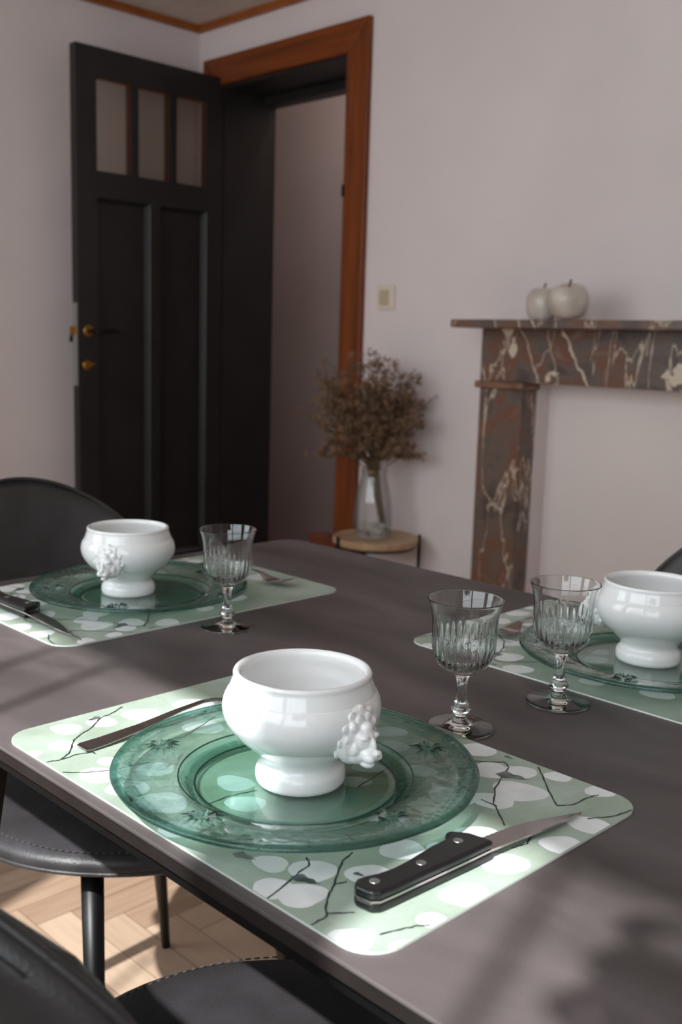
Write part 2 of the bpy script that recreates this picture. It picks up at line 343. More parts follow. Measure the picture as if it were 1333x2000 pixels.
# windows; leftmost one added to light the back, placed by the soft wall shadows
for wi, ((a, b), bars) in enumerate(zip(WIN, ((-2.24,), (-.483, -.578, -.86), (.077, .17, .52, .8)))):
    fr = boxes((a, a + .03, YW - .05, YW - .005, WZ0, WZ1), (b - .03, b, YW - .05, YW - .005, WZ0, WZ1), (a + .03, b - .03, YW - .05, YW - .005, WZ0, WZ0 + .05), (a + .03, b - .03, YW - .05, YW - .005, WZ1 - .03, WZ1))
    for i, xb in enumerate(bars): 
        h = .005 if i == 0 else .004
        bx(fr, xb - h, xb + h, YW - .036, YW - .024, WZ0 + .05, WZ1 - .03)
    for zb in (1.25, 1.62): 
        pass
    bx(fr, a + .03, b - .03, YW - .045, YW - .01, 1.24, 1.26)
    wo = tag(link('window_%d' % (wi + 1), fr, white_upvc), kind='structure')
    link('pane', boxes((a + .02, b - .02, YW - .031, YW - .028, WZ0 + .02, WZ1 - .02)), window_glass, wo)
    link('sill', boxes((a, b, YW - .10, YW + .03, WZ0 - .025, WZ0)), white_upvc, wo)
    ld = bpy.data.lights.new('daylight_portal', 'AREA'); lo = bpy.data.objects.new('daylight_portal', ld); COL.objects.link(lo)
    ld.shape = 'RECTANGLE'; ld.size = b - a; ld.size_y = WZ1 - WZ0; ld.cycles.is_portal = True
    lo.location = ((a + b) / 2, YW - .10, (WZ0 + WZ1) / 2); lo.rotation_euler = (math.radians(90), 0, math.pi)
    lo.rotation_euler = (math.radians(-90), 0, 0)
    lo.rotation_euler = Vector((0, -1, 0)).to_track_quat('Z', 'Y').to_euler()

# hallway behind the doorway
HY = YB + T; HX0, HX1, HD, HZ = -6.2, -2.0, .78, 2.95
tag(link('wall_hall', boxes((HX0, HX1, HY + HD, HY + HD + .1, 0, HZ), (HX0 - .1, HX0, HY, HY + HD, 0, HZ), (HX1, HX1 + .1, HY, HY + HD, 0, HZ), (HX0, XL - .2, HY - .1, HY, 0, HZ), (XL - .2, HX1, HY - .1, HY, ZC + .12, HZ)), grey_hall), kind='structure')
tag(link('floor_hall', boxes((HX0, HX1, HY, HY + HD, -.1, 0)), box_wood), kind='structure')
tag(link('ceiling_hall', boxes((HX0, HX1, HY - .0, HY + HD, HZ, HZ + .1)), ceiling_paint), kind='structure')
hl_ = thing('hall_fill_lamp', 'added unseen round fill lamp on the ceiling of the hallway beyond the open door', 'lamp', (-3.0, HY + .42, HZ))  # unseen lamp added to lift the brightness of the hallway
link('lamp_base', lathe([(0, 0), (.10, 0), (.10, -.03), (0, -.03)], 32), white_upvc, hl_)
lampg = mat('fill_lamp_glass', (1, 1, 1, 1)); lampg.node_tree.nodes['Principled BSDF'].inputs['Emission Color'].default_value = (1, .93, .9, 1); lampg.node_tree.nodes['Principled BSDF'].inputs['Emission Strength'].default_value = 52
link('lamp_shade', lathe([(.13, -.03), (.14, -.05), (.11, -.09), (.05, -.11), (0, -.115)], 32), lampg, hl_, True)
# door lining (black reveals) and casing
tag(link('trim_4', boxes((DX0, DX0 + .018, YB - .004, HY + .004, 0, DZ), (DX1 - .018, DX1, YB - .004, HY + .004, 0, DZ), (DX0 + .018, DX1 - .018, YB - .004, HY + .004, DZ - .018, DZ), (DX0 + .018, DX1 - .018, HY - .06, HY + .004, DZ - .05, DZ - .018)), black_paint), kind='structure')
FW = .105
# mitred casing
def casing(side):
    bm = bmesh.new(); y0, y1 = YB - .022, YB
    xi0, xi1, zi = DX0 + .004, DX1 - .004, DZ - .006; xo0, xo1, zo = xi0 - FW, xi1 + FW, zi + FW
    poly = {'l': [(xo0, 0), (xi0, 0), (xi0, zi), (xo0, zo)], 'r': [(xi1, 0), (xo1, 0), (xo1, zo), (xi1, zi)], 't': [(xo0, zo), (xi0, zi), (xi1, zi), (xo1, zo)]}[side]
    a = [bm.verts.new((x, y0, z)) for x, z in poly]; b = [bm.verts.new((x, y1, z)) for x, z in poly]
    bm.faces.new(a); bm.faces.new(b[::-1])
    for i in range(4): bm.faces.new((a[i], b[i], b[(i + 1) % 4], a[(i + 1) % 4]))
    bmesh.ops.recalc_face_normals(bm, faces=bm.faces)
    return bm
for i, (s_, mm) in enumerate((('l', orange_wood), ('r', orange_wood), ('t', orange_wood_x))):
    c_ = tag(link('trim_%d' % (5 + i), casing(s_), mm), kind='structure'); bevel(c_, .004)
    if s_ == 'r': link('strike_plate', boxes((DX1 - .006, DX1 + .004, YB - .026, YB - .02, 1.60, 1.64)), dark_iron, c_)

# ------------------------------------------------------------ the open door leaf (stands square to the door wall)
dr = tag(bpy.data.objects.new('door_1', None), kind='structure'); COL.objects.link(dr); dr.location = (-3.38, 2.642, .008)
# local: x = thickness (0 = face towards the table), y negative = away from the hinge
Hh, Wd, th = 2.095, .655, .04
y = lambda v: v - 2.642
PY0, PY1 = y(2.07), y(2.566)
lb = boxes((-th, 0, -Wd, PY0, 0, Hh), (-th, 0, PY1, 0, 0, Hh), (-th, 0, PY0, PY1, 1.995, Hh), (-th, 0, PY0, PY1, 1.58, 1.672), (-th, 0, PY0, PY1, 0, .22),
           (-th, 0, y(2.219), y(2.248), 1.672, 1.995), (-th, 0, y(2.39), y(2.42), 1.672, 1.995), (-th, 0, y(2.300), y(2.345), .22, 1.58))
link('leaf', lb, black_paint, dr)
for a, b in ((PY0, y(2.300)), (y(2.345), PY1)):
    p = link('panel', boxes((-th + .010, -.024, a - .002, b + .002, .215, 1.585)), black_paint, dr)
    mo = bmesh.new(); ch_ = .0135
    def fr_(x, d): return [mo.verts.new((x, yy_, zz_)) for yy_, zz_ in ((a + d, .22 + d), (b - d, .22 + d), (b - d, 1.58 - d), (a + d, 1.58 - d))]
    r0, r1, r2 = fr_(-.001, 0), fr_(-.006, .004), fr_(-.0245, ch_)
    for q0, q1 in ((r0, r1), (r1, r2)):
        for k_ in range(4): mo.faces.new((q0[k_], q0[(k_ + 1) % 4], q1[(k_ + 1) % 4], q1[k_]))
    link('moulding', mo, black_paint, p)
for a, b in ((PY0, y(2.219)), (y(2.248), y(2.39)), (y(2.42), PY1)):
    link('glass_pane', boxes((-th / 2 - .002, -th / 2 + .002, a - .002, b + .002, 1.668, 1.999)), door_glass, dr)
    mo = bmesh.new()
    for (aa, bb, z0, z1) in ((a, a + .0035, 1.672, 1.995), (b - .0035, b, 1.672, 1.995), (a + .0035, b - .0035, 1.672, 1.6755), (a + .0035, b - .0035, 1.9915, 1.995)): bx(mo, -.017, -.0145, aa, bb, z0, z1)
    link('glazing_bead', mo, orange_wood, dr)
lock = link('lock_plate', boxes((-th + .006, -.006, -Wd - .003, -Wd + .001, .90, 1.20)), steel, dr)
link('latch_bolt', boxes((-th + .010, -.012, -Wd - .018, -Wd - .003, 1.085, 1.115)), brass, lock)
hd = link('door_handle', lathe([(0, .004), (.018, .004), (.022, .001), (.022, 0)], 20), brass, dr)
hd.rotation_euler = (0, math.radians(90), 0); hd.location = (0, y(2.030), 1.100)
bm = bmesh.new(); tube(bm, [(0, 0, 0), (.035, 0, 0), (.048, .012, 0), (.05, .03, -.002), (.05, .07, .004), (.048, .095, 0)], [.008, .008, .009, .008, .009, .006], 10)
hl = link('handle_lever', bm, dark_iron, dr, True, (0, y(2.034), 1.100))
ke = link('key_plate', lathe([(0, .003), (.014, .003), (.018, 0)], 20), brass, dr); ke.rotation_euler = (0, math.radians(90), 0); ke.location = (0, y(2.022), .975)
bm = bmesh.new(); tube(bm, [(0, 0, 0), (.03, 0, 0)], .003, 8); tube(bm, [(.035 + .010 * math.cos(t), .008 * math.sin(t) * 1.3, 0) for t in [i * math.pi / 6 for i in range(13)]], .0022, 6)
link('key', bm, brass, dr, True, (0, y(2.024), .98))
bm = bmesh.new(); tube(bm, [(-th, 0, 0), (-th - .04, 0, 0), (-th - .05, -.0, -.03)], .009, 8)
link('rear_handle', bm, dark_iron, dr, True, (0, -Wd + .022, 1.09))

# skirting
tag(link('baseboard_left', boxes((XL, XL + .015, YW, YB - .03, 0, .09)), pine_trim), kind='structure')
tag(link('baseboard_back', boxes((DX1 + FW, -2.02, YB - .015, YB, 0, .09)), wallpaper), kind='structure')

# ------------------------------------------------------------ light switch
sw = thing('light_switch', 'cream square light switch on the wall beside the orange wooden door frame', 'light switch', (-2.468, YB, 1.25))
bevel(link('cover_plate', boxes((-.041, .041, -.010, 0, -.041, .041)), switch_plastic, sw), .003)
bevel(link('rocker', boxes((-.024, .018, -.015, -.010, -.026, .026)), switch_key, sw), .002)

# ------------------------------------------------------------ fireplace
fp = thing('fireplace_surround', 'brown veined marble fireplace surround with projecting mantel shelf on back wall', 'fireplace', (-1.39, YB, 0))
X = lambda v: v + 1.39
bevel(link('mantel_shelf', boxes((X(-2.005), X(-.76), -.215, 0, 1.148, 1.172)), marble, fp), .004)
bevel(link('lintel_slab', boxes((X(-1.985), X(-.78), -.082, 0, .990, 1.148)), marble, fp), .002)
for a, b in ((-1.985, -1.826), (-.94, -.78)):
    lg = bevel(link('leg', boxes((X(a), X(b), -.08, 0, 0, .968)), marble, fp), .003)
    bevel(link('capital', boxes((X(a) - .012, X(b) + .012, -.096, 0, .968, .990)), rust_marble, lg), .005)
# ceramic apples
def apple(name, loc, r, h, tilt, label, cut=False):
    o = thing(name, label, 'ornament', loc, 0)
    P = smoothprof([(0, .10 * h), (.25 * r, .02 * h), (.55 * r, .0), (.85 * r, .16 * h), (1.0 * r, .48 * h), (.95 * r, .75 * h), (.7 * r, .94 * h), (.4 * r, .985 * h), (.15 * r, .90 * h), (0, .84 * h)], 5)
    b_ = link('fruit', lathe(P, 40, lambda rr, z, t, i: rr * (1 + .035 * math.cos(5 * t))), apple_glaze, o, True)
    bm = bmesh.new(); tube(bm, [(0, 0, .84 * h), (.002, 0, .98 * h), (.008, 0, 1.14 * h)], [.0025, .002, .003], 8)
    link('stem', bm, dark_iron, o, True)
    o.rotation_euler = tilt
    return o
apple('ceramic_apple', (-1.738, 2.52, 1.172), .046, .092, (0, .0, .4), 'cream glazed ceramic apple standing upright on left of mantel shelf')
apple('ceramic_apple', (-1.615, 2.475, 1.178), .055, .088, (.18, -.22, 1.2), 'cream glazed ceramic apple with dark twig stem, tilted against its upright neighbour')
bpy.data.objects['ceramic_apple.001'].location.z += .004

# ------------------------------------------------------------ side table, vase, dried flowers
st = thing('side_table', 'small round light wood side table with thin black metal legs', 'side table', (-2.338, 2.496, 0))
link('table_top', lathe([(0, .424), (.138, .424), (.144, .430), (.146, .446), (.142, .450), (.135, .445), (0, .445)], 64), light_wood, st)
for t in (3, 105, 212):
    a = math.radians(t) + math.radians(45.4)
    c_, s_ = math.cos(a), math.sin(a)
    bm = bmesh.new(); tube(bm, [(c_ * .150, s_ * .150, .458), (c_ * .150, s_ * .150, 0)] if t != 105 else [(c_ * .135, s_ * .135, .43), (c_ * .135, s_ * .135, 0)], .006, 8)
    link('leg', bm, black_metal, st, True)
bm = bmesh.new(); tube(bm, [(.135 * math.cos(i * math.pi / 16), .135 * math.sin(i * math.pi / 16), .420) for i in range(33)], .004, 6, cap=False); link('ring_frame', bm, black_metal, st, True)

vx, vy, vz = -2.345, 2.487, .4512
P = smoothprof([(0, .0), (.055, 0), (.062, .008), (.066, .03), (.065, .08), (.060, .13), (.050, .175), (.043, .205), (.045, .230)], 4)
Pi = [(max(r - .003, 0), z) for r, z in P[::-1] if z > .012] + [(.05, .010), (0, .010)]
tag(link('glass_vase', lathe(P + Pi, 48), sheet_glass('clear_vase_glass', (.97, .98, .98, 1), .2, 0), None, True, (vx, vy, vz)), 'clear glass bottle vase standing on the round side table, pebbles inside', 'vase')
rnd = random.Random(11)
for i in range(15):
    a = rnd.random() * 6.28; r = math.sqrt(rnd.random()) * .042; lay = i % 3
    bm = bmesh.new(); bmesh.ops.create_icosphere(bm, subdivisions=2, radius=.0095 + rnd.random() * .004)
    for v in bm.verts: v.co = Vector((v.co.x * 1.2, v.co.y, v.co.z * .7)) * (1 + .15 * math.sin(v.co.x * 400 + i))
    o = tag(link('pebble', bm, pebble_mat, None, True, (vx + r * math.cos(a), vy + r * math.sin(a), vz + .018 + lay * .010)), 'pale pebble lying at the bottom of the clear glass vase', 'pebble', 'pebbles in the glass vase')
    o.rotation_euler = (0, 0, rnd.random() * 3)

dv = thing('dried_flowers', 'bunch of brown dried flowers standing in the clear glass vase', 'flowers', (vx, vy, vz))
stem = bmesh.new(); blo = bmesh.new(); RD = Vector((.70, .71, 0)); TD = Vector((-.7, .7, 0))
def blob(bm, p, r):
    # a little papery calyx: five pointed scales
    n = Vector((rnd.uniform(-1, 1), rnd.uniform(-1, 1), rnd.uniform(-.2, 1))).normalized(); a = n.orthogonal().normalized(); b = n.cross(a)
    c0 = bm.verts.new(p)
    for k in range(5):
        t = k * 1.2566 + rnd.random() * .5
        d = a * math.cos(t) + b * math.sin(t); e_ = a * math.cos(t + .6) + b * math.sin(t + .6)
        v1 = bm.verts.new(p + (d * .75 + n * .35) * r); v2 = bm.verts.new(p + ((d + e_) * .62 + n * 1.0) * r); v3 = bm.verts.new(p + (e_ * .75 + n * .35) * r)
        bm.faces.new((c0, v1, v2, v3))
base = RD * .040 + Vector((0, 0, .02))
for i in range(95):
    ax = rnd.uniform(-1, 1); u = ax * .185 + (-.016); dpt = rnd.uniform(-.13, .075)
    top = RD * u + TD * dpt * (1 - .3 * abs(ax)) + Vector((0, 0, rnd.uniform(.30, .61) - .09 * ax * ax))
    neck = RD * (-.002 + rnd.uniform(-.022, .016)) + TD * rnd.uniform(-.025, .025) + Vector((0, 0, .225))
    midp = neck.lerp(top, .5) + Vector((0, 0, .03))
    b0 = base + RD * rnd.uniform(-.012, .008) + TD * rnd.uniform(-.012, .012)
    pts = [b0, b0.lerp(neck, .5), neck, midp, top]
    tube(stem, pts, [.0021, .0020, .0018, .0013, .0008], 5)
    for j in range(13):
        t = .30 + .7 * (j + rnd.random()) / 13
        p = neck.lerp(midp, t * 2) if t < .5 else midp.lerp(top, (t - .5) * 2)
        d = Vector((rnd.uniform(-1, 1), rnd.uniform(-1, 1), rnd.uniform(-.1, .9))).normalized() * rnd.uniform(.018, .05)
        q = p + d
        if q.y > YB - vy - .01: q.y = YB - vy - .012
        tube(stem, [p, p + d * .5 + Vector((0, 0, .004)), q], [.0008, .0007, .0005], 4)
        for k in range(3):
            s3 = q + Vector((rnd.uniform(-1, 1), rnd.uniform(-1, .5), rnd.uniform(-.6, 1))) * .011
            blob(blo, s3, rnd.uniform(.006, .0105))
for (u, h) in ((-.27, .42), (.13, .35), (.20, .48)):
    top = RD * u + Vector((0, 0, h)); neck = RD * -.005 + Vector((0, 0, .23))
    pts = [neck, neck.lerp(top, .5) + Vector((0, 0, .02)), top]; tube(stem, pts, [.0012, .001, .0006], 5)
    for k in range(9):
        p = pts[1].lerp(top, .35 + .65 * k / 9); blob(blo, p + Vector((0, 0, rnd.uniform(-.008, .01))), .007)
link('stems', stem, stem_brown, dv); tag(link('blossoms', blo, blossom_brown, dv), kind='stuff')

# low wooden box behind the side table
wbx = thing('wooden_box', 'low reddish brown wooden box on floor by the doorway behind side table', 'box', (-2.625, 2.600, 0))
bevel(link('body', boxes((-.11, .105, -.040, .040, 0, .375)), box_wood, wbx), .003)
bevel(link('lid', boxes((-.115, .11, -.042, .042, .375, .392)), box_wood, wbx), .003)

# pattern printed on the placemats (local metres)
OVALS = [(-0.1976, -0.1012, 0.0132), (-0.1657, -0.1224, 0.0122), (-0.1931, -0.0692, 0.0135), (-0.1672, -0.151, 0.0082), (-0.185, -0.0319, 0.0166), (-0.1754, 0.0191, 0.0182), (-0.114, -0.1113, 0.009), (0.1646, 0.0147, 0.0146), (0.1526, -0.083, 0.0143), (0.202, -0.004, 0.0159), (0.2095, -0.0548, 0.0156), (0.2144, -0.0928, 0.0093), (0.1962, -0.1435, 0.0128), (0.2215, -0.126, 0.0082), (0.1406, -0.1323, 0.0153), (0.1238, -0.1066, 0.015), (0.1238, -0.1401, 0.0129), (0.0986, -0.121, 0.0118), (0.1416, 0.097, 0.0202), (0.1197, 0.1276, 0.0135), (0.1015, 0.1112, 0.0161), (0.1376, 0.0676, 0.0158), (0.2086, 0.0887, 0.0152), (0.2141, 0.0472, 0.0145), (0.1837, 0.1455, 0.0114), (0.1459, 0.1442, 0.0105), (0.144, -0.0413, 0.0148), (0.1617, -0.0212, 0.0106), (0.0685, 0.1381, 0.0155), (-0.0143, -0.0604, 0.0151), (0.0189, -0.0769, 0.0144), (0.0456, 0.0132, 0.0113), (0.0329, 0.044, 0.0147), (-0.1235, -0.0081, 0.0171), (-0.0231, -0.1226, 0.0188), (-0.0759, -0.0918, 0.0142), (-0.0949, -0.132, 0.0158), (0.0654, 0.0677, 0.0125), (0.1129, 0.05, 0.0178), (0.0156, 0.0882, 0.0133), (-0.0077, 0.1115, 0.0138), (-0.0769, 0.0488, 0.0174), (-0.0716, 0.0945, 0.0161), (0.0197, -0.1378, 0.0143), (-0.0603, -0.1277, 0.0155)]
TWIGS = [[(0.1083, -0.0977), (0.1169, -0.1034), (0.1203, -0.1165), (0.1302, -0.1519)], [(0.1245, -0.0698), (0.1273, -0.0824), (0.1453, -0.1084), (0.1555, -0.1236), (0.1694, -0.1382)], [(0.1665, -0.1355), (0.1773, -0.1217)], [(0.1694, -0.1382), (0.1694, -0.1504)], [(0.2032, -0.128), (0.2087, -0.1131), (0.2115, -0.1058), (0.2166, -0.0978)], [(0.0827, 0.1178), (0.0997, 0.1344), (0.1083, 0.1284), (0.1258, 0.0872), (0.1417, 0.0641), (0.149, 0.0582)], [(0.149, 0.0582), (0.1689, 0.0409)], [(0.1248, 0.1476), (0.1456, 0.1259), (0.1749, 0.0984)], [(0.1759, 0.0969), (0.1827, 0.1087), (0.1836, 0.1286), (0.1864, 0.1388)], [(0.1888, 0.0492), (0.1961, 0.0301), (0.1925, 0.0171)], [(-0.144, -0.1494), (-0.1414, -0.1386), (-0.1506, -0.1249), (-0.171, -0.1097), (-0.177, -0.1008), (-0.1865, -0.0825), (-0.2013, -0.0652), (-0.2042, -0.0527), (-0.2132, -0.0345)], [(-0.1184, -0.1503), (-0.1052, -0.1349), (-0.0973, -0.1198), (-0.0905, -0.0887)], [(-0.1414, -0.1386), (-0.1421, -0.1232), (-0.1389, -0.1113), (-0.1336, -0.1116)], [(0.0022, -0.0974), (0.0006, -0.0794), (0.007, -0.0556)], [(0.0539, 0.007), (0.0444, 0.0525), (0.0567, 0.0828), (0.0827, 0.1178)], [(-0.1237, -0.0611), (-0.1162, -0.0346), (-0.1381, 0.0157)], [(0.2037, 0.0966), (0.2136, 0.1156), (0.2177, 0.1343)], [(0.1453, -0.1084), (0.1483, -0.0994)], [(0.1459, 0.0624), (0.1309, 0.0624)]]
BLOTS = [[(0.1201, -0.1226), (0.1395, -0.115)], [(0.1092, 0.1093), (0.1343, 0.1203)], [(0.1437, -0.0891), (0.1513, -0.0864)], [(-0.2049, -0.0635), (-0.2034, -0.0775)], [(0.0916, 0.1447), (0.1007, 0.1453)], [(0.072, -0.1315), (0.0885, -0.1253)]]

# ------------------------------------------------------------ dining table
TX0, TX1, TY0, TY1, TZ = -1.322, .50, .377, 1.194, .75
tb = thing('dining_table', 'long dark grey ceramic topped dining table with slim black underframe', 'table', ((TX0 + TX1) / 2, (TY0 + TY1) / 2, 0))
def rrect(hx, hy, r, n=8):
    out = []
    for cx, cy, a0 in ((hx - r, hy - r, 0), (-hx + r, hy - r, 90), (-hx + r, -hy + r, 180), (hx - r, -hy + r, 270)):
        for k in range(n + 1):
            a = math.radians(a0 + 90 * k / n); out.append((cx + r * math.cos(a), cy + r * math.sin(a)))
    return out
def slab(poly, z0, z1, mi_top=0, mi_side=0, bm=None):
    bm = bm or bmesh.new()
    a = [bm.verts.new((x, y, z1)) for x, y in poly]; b = [bm.verts.new((x, y, z0)) for x, y in poly]
    bm.faces.new(a).material_index = mi_top; bm.faces.new(b[::-1]).material_index = mi_side
    n = len(poly)
    for i in range(n): bm.faces.new((b[i], b[(i + 1) % n], a[(i + 1) % n], a[i])).material_index = mi_side
    return bm
hx, hy = (TX1 - TX0) / 2, (TY1 - TY0) / 2
bevel(link('table_top', slab(rrect(hx, hy, .035), TZ - .003, TZ, 0, 0), [table_stone], tb), .0008, 2)
link('top_core', slab(rrect(hx - .0022, hy - .0022, .034), TZ - .014, TZ - .0028), [table_edge], tb)
link('frame', slab(rrect(hx - .010, hy - .010, .03), TZ - .028, TZ - .014), [black_metal], tb)
for sx in (-1, 1):
    for sy in (-1, 1):
        bm = bmesh.new()
        # slim splayed leg with square section
        x0, x1 = sx * (hx - .455), sx * (hx - .24); y0 = sy * (hy - .046)
        a = Vector((x0, y0, TZ - .022)); b = Vector((x1, y0, 0))
        w = .0085
        va = [bm.verts.new(a + Vector((dx * w, dy * w, 0))) for dx, dy in ((-1, -1), (1, -1), (1, 1), (-1, 1))]
        vb = [bm.verts.new(b + Vector((dx * w, dy * w, 0))) for dx, dy in ((-1, -1), (1, -1), (1, 1), (-1, 1))]
        bm.faces.new(va); bm.faces.new(vb[::-1])
        for i in range(4): bm.faces.new((va[i], vb[i], vb[(i + 1) % 4], va[(i + 1) % 4]))
        bmesh.ops.recalc_face_normals(bm, faces=bm.faces)
        link('leg', bm, black_metal, tb)

# ------------------------------------------------------------ chairs
def make_chair(label):
    c = thing('dining_chair', label, 'chair', group=None)
    # seat: round padded disc, local +X is the front
    P = [(0, .424), (.17, .424), (.205, .429), (.226, .440), (.231, .450), (.226, .461), (.205, .470), (.17, .474), (.10, .473), (0, .471)]
    def fn(r, z, t, i): return r * (1 + .04 * math.cos(2 * t + math.pi / 2 * 0) * 0 + .015 * math.cos(4 * t))
    seat = link('seat', lathe(smoothprof(P, 4), 72, fn), leather, c, True)
    sm_ = bmesh.new()
    for k in range(150):
        a0 = 2 * math.pi * k / 150; a1 = a0 + 2 * math.pi / 150 * .62
        tube(sm_, [(.2175 * math.cos(a0), .2175 * math.sin(a0), .4672), (.2175 * math.cos(a1), .2175 * math.sin(a1), .4672)], .0009, 4)
    link('stitching', sm_, thread, seat)
    sp_ = bmesh.new(); tube(sp_, [(.2295 * math.cos(k * math.pi / 40) * (1 + .015 * math.cos(4 * k * math.pi / 40)), .2295 * math.sin(k * math.pi / 40) * (1 + .015 * math.cos(4 * k * math.pi / 40)), .4445) for k in range(81)], .003, 6, cap=False)
    link('piping', sp_, leather, seat, True)
    # backrest: rounded panel wrapping forward
    n = 22; bm = bmesh.new(); grid = {}
    def pos(u, v, off):
        # squircle disc -> rounded outline
        X_ = u * math.sqrt(1 - v * v / 2); Y_ = v * math.sqrt(1 - u * u / 2)
        yy = X_ * .205; zz = .650 + Y_ * .203
        if Y_ < 0: yy *= 1 + .10 * Y_
        lean = (zz - .45) * .25
        xx = -.235 - lean + .085 * (yy / .205) ** 2
        return Vector((xx + off, yy, zz))
    edge = lambda u, v: max(abs(u), abs(v))
    for side in (0, 1):
        for i in range(n + 1):
            for j in range(n + 1):
                u, v = -1 + 2 * i / n, -1 + 2 * j / n; e_ = edge(u, v)
                t = .017 * (1 - max(0, e_ - .70) ** 2 / .09) ** .5 if e_ < 1 else 0
                if e_ >= 1 and side == 1: grid[1, i, j] = grid[0, i, j]; continue
                grid[side, i, j] = bm.verts.new(pos(u, v, t if side == 0 else -t))
    for side in (0, 1):
        for i in range(n):
            for j in range(n):
                q = [grid[side, i, j], grid[side, i + 1, j], grid[side, i + 1, j + 1], grid[side, i, j + 1]]
                if side == 1: q = q[::-1]
                try: bm.faces.new(q)
                except ValueError: pass
    bmesh.ops.recalc_face_normals(bm, faces=bm.faces)
    bk = link('backrest', bm, leather, c, True)
    ring = []
    for k in range(4 * n):
        if k < n: u, v = -1 + 2 * k / n, -1
        elif k < 2 * n: u, v = 1, -1 + 2 * (k - n) / n
        elif k < 3 * n: u, v = 1 - 2 * (k - 2 * n) / n, 1
        else: u, v = -1, 1 - 2 * (k - 3 * n) / n
        ring.append(pos(u, v, 0))
    ring.append(ring[0])
    sp2 = bmesh.new(); tube(sp2, ring, .0032, 6, cap=False); link('piping', sp2, leather, bk, True)
    sp3 = bmesh.new(); rg = [pos(.93 * (-1 + 2 * k / 60), .93, -.0145) for k in range(61)]; tube(sp3, rg, .0008, 4); link('stitching', sp3, thread, bk)
    # legs
    for sx, sy in ((1, 1), (1, -1), (-1, 1), (-1, -1)):
        bm = bmesh.new()
        if sx > 0: a = Vector((.112, sy * .136, .427)); b = Vector((.185, sy * .175, -.012))
        else: a = Vector((-.16, sy * .135, .427)); b = Vector((-.257, sy * .235, -.012))
        tube(bm, [a, a.lerp(b, .5), b], [.0145, .0120, .0075], 20)
        link('leg', bm, black_metal, c, True)
    bm = bmesh.new(); tube(bm, [(-.19, 0, .42), (-.215, 0, .44), (-.225, 0, .50)], .012, 8)
    link('back_bracket', bm, black_metal, c, True)
    return c
ch = make_chair('dark grey leather chair with round back at far left end of the table')
ch.location = (-1.165, .765, .012)
G = 'dark leather chairs around the dining table'; ch['group'] = G
copy_thing(ch, (-.54, .495, .012), math.pi / 2, 'dark leather chair on the near side of the table, seen from behind at the bottom', G)
copy_thing(ch, (-.565, 1.175, .012), -math.pi / 2, 'dark chair mostly hidden behind the right bowl on far side of table', G)

# ------------------------------------------------------------ placemats
MW, MH = .44, .303
outline = rrect(MW / 2, MH / 2, .026)
def clip(poly, cl):
    out = poly; n = len(cl)
    for i in range(n):
        a, b = cl[i], cl[(i + 1) % n]; ex, ey = b[0] - a[0], b[1] - a[1]
        if abs(ex) + abs(ey) < 1e-9: continue
        side = lambda p: ex * (p[1] - a[1]) - ey * (p[0] - a[0])
        new = []
        for k in range(len(out)):
            p, q = out[k], out[(k + 1) % len(out)]; sp_, sq = side(p), side(q)
            if sp_ >= 0: new.append(p)
            if (sp_ >= 0) != (sq >= 0):
                t = sp_ / (sp_ - sq); new.append((p[0] + (q[0] - p[0]) * t, p[1] + (q[1] - p[1]) * t))
        out = new
        if len(out) < 3: return []
    return out
inner = rrect(MW / 2 - .0006, MH / 2 - .0006, .0255)
bm = slab(outline, 0, .0015, 0, 1); rnd = random.Random(3)
def flat(poly, z, mi):
    p = clip(poly, inner)
    if len(p) >= 3:
        f = bm.faces.new([bm.verts.new((x, y, z)) for x, y in p]); f.material_index = mi
        if f.normal.z < 0: f.normal_flip()
zz = .00155
for (ox, oy, r) in OVALS:
    r *= 1.08
    a0 = rnd.uniform(-.5, .5) + .6; k1, k2 = rnd.uniform(.03, .09), rnd.random() * 6; asp = rnd.uniform(.78, .9)
    poly = []
    for k in range(40):
        t = 2 * math.pi * k / 40; rr_ = r * (1 + k1 * math.cos(3 * t + k2) + .015 * math.sin(7 * t + k2))
        x_, y_ = rr_ * math.cos(t), rr_ * asp * math.sin(t); poly.append((ox + x_ * math.cos(a0) - y_ * math.sin(a0), oy + x_ * math.sin(a0) + y_ * math.cos(a0)))
    flat(poly, zz, 2); zz += .000004
zt = .00176
for tw in TWIGS:
    # jittered thin ribbon
    P_ = []
    for (x0, y0), (x1, y1) in zip(tw, tw[1:]):
        for k in range(5):
            t = k / 5; P_.append((x0 + (x1 - x0) * t + rnd.uniform(-.0006, .0006), y0 + (y1 - y0) * t + rnd.uniform(-.0006, .0006)))
    P_.append(tw[-1])
    for i in range(len(P_) - 1):
        (x0, y0), (x1, y1) = P_[i], P_[i + 1]; d = math.hypot(x1 - x0, y1 - y0) or 1; nx, ny = -(y1 - y0) / d, (x1 - x0) / d
        w0 = .0004 + .0004 * abs(math.sin(i * .9 + len(P_))); w1_ = .0004 + .0004 * abs(math.sin((i + 1) * .9 + len(P_)))
        flat([(x0 + nx * w0, y0 + ny * w0), (x0 - nx * w0, y0 - ny * w0), (x1 - nx * w1_, y1 - ny * w1_), (x1 + nx * w1_, y1 + ny * w1_)], zt, 3)
    zt += .000003
for (a, b) in BLOTS:
    L_ = math.hypot(b[0] - a[0], b[1] - a[1]); dx, dy = (b[0] - a[0]) / L_, (b[1] - a[1]) / L_
    up = []; dn = []
    for k in range(13):
        t = k / 12; w = .46 * L_ * math.sin(math.pi * min(t * 1.15, 1)) * (.7 + .3 * math.sin(t * 9)) + .0004
        up.append((a[0] + dx * L_ * t - dy * w * .9, a[1] + dy * L_ * t + dx * w * .9)); dn.append((a[0] + dx * L_ * t + dy * w * .5, a[1] + dy * L_ * t - dx * w * .5))
    # strip of quads keeps it simple
    for k in range(12): flat([dn[k], dn[k + 1], up[k + 1], up[k]], .00184, 4)
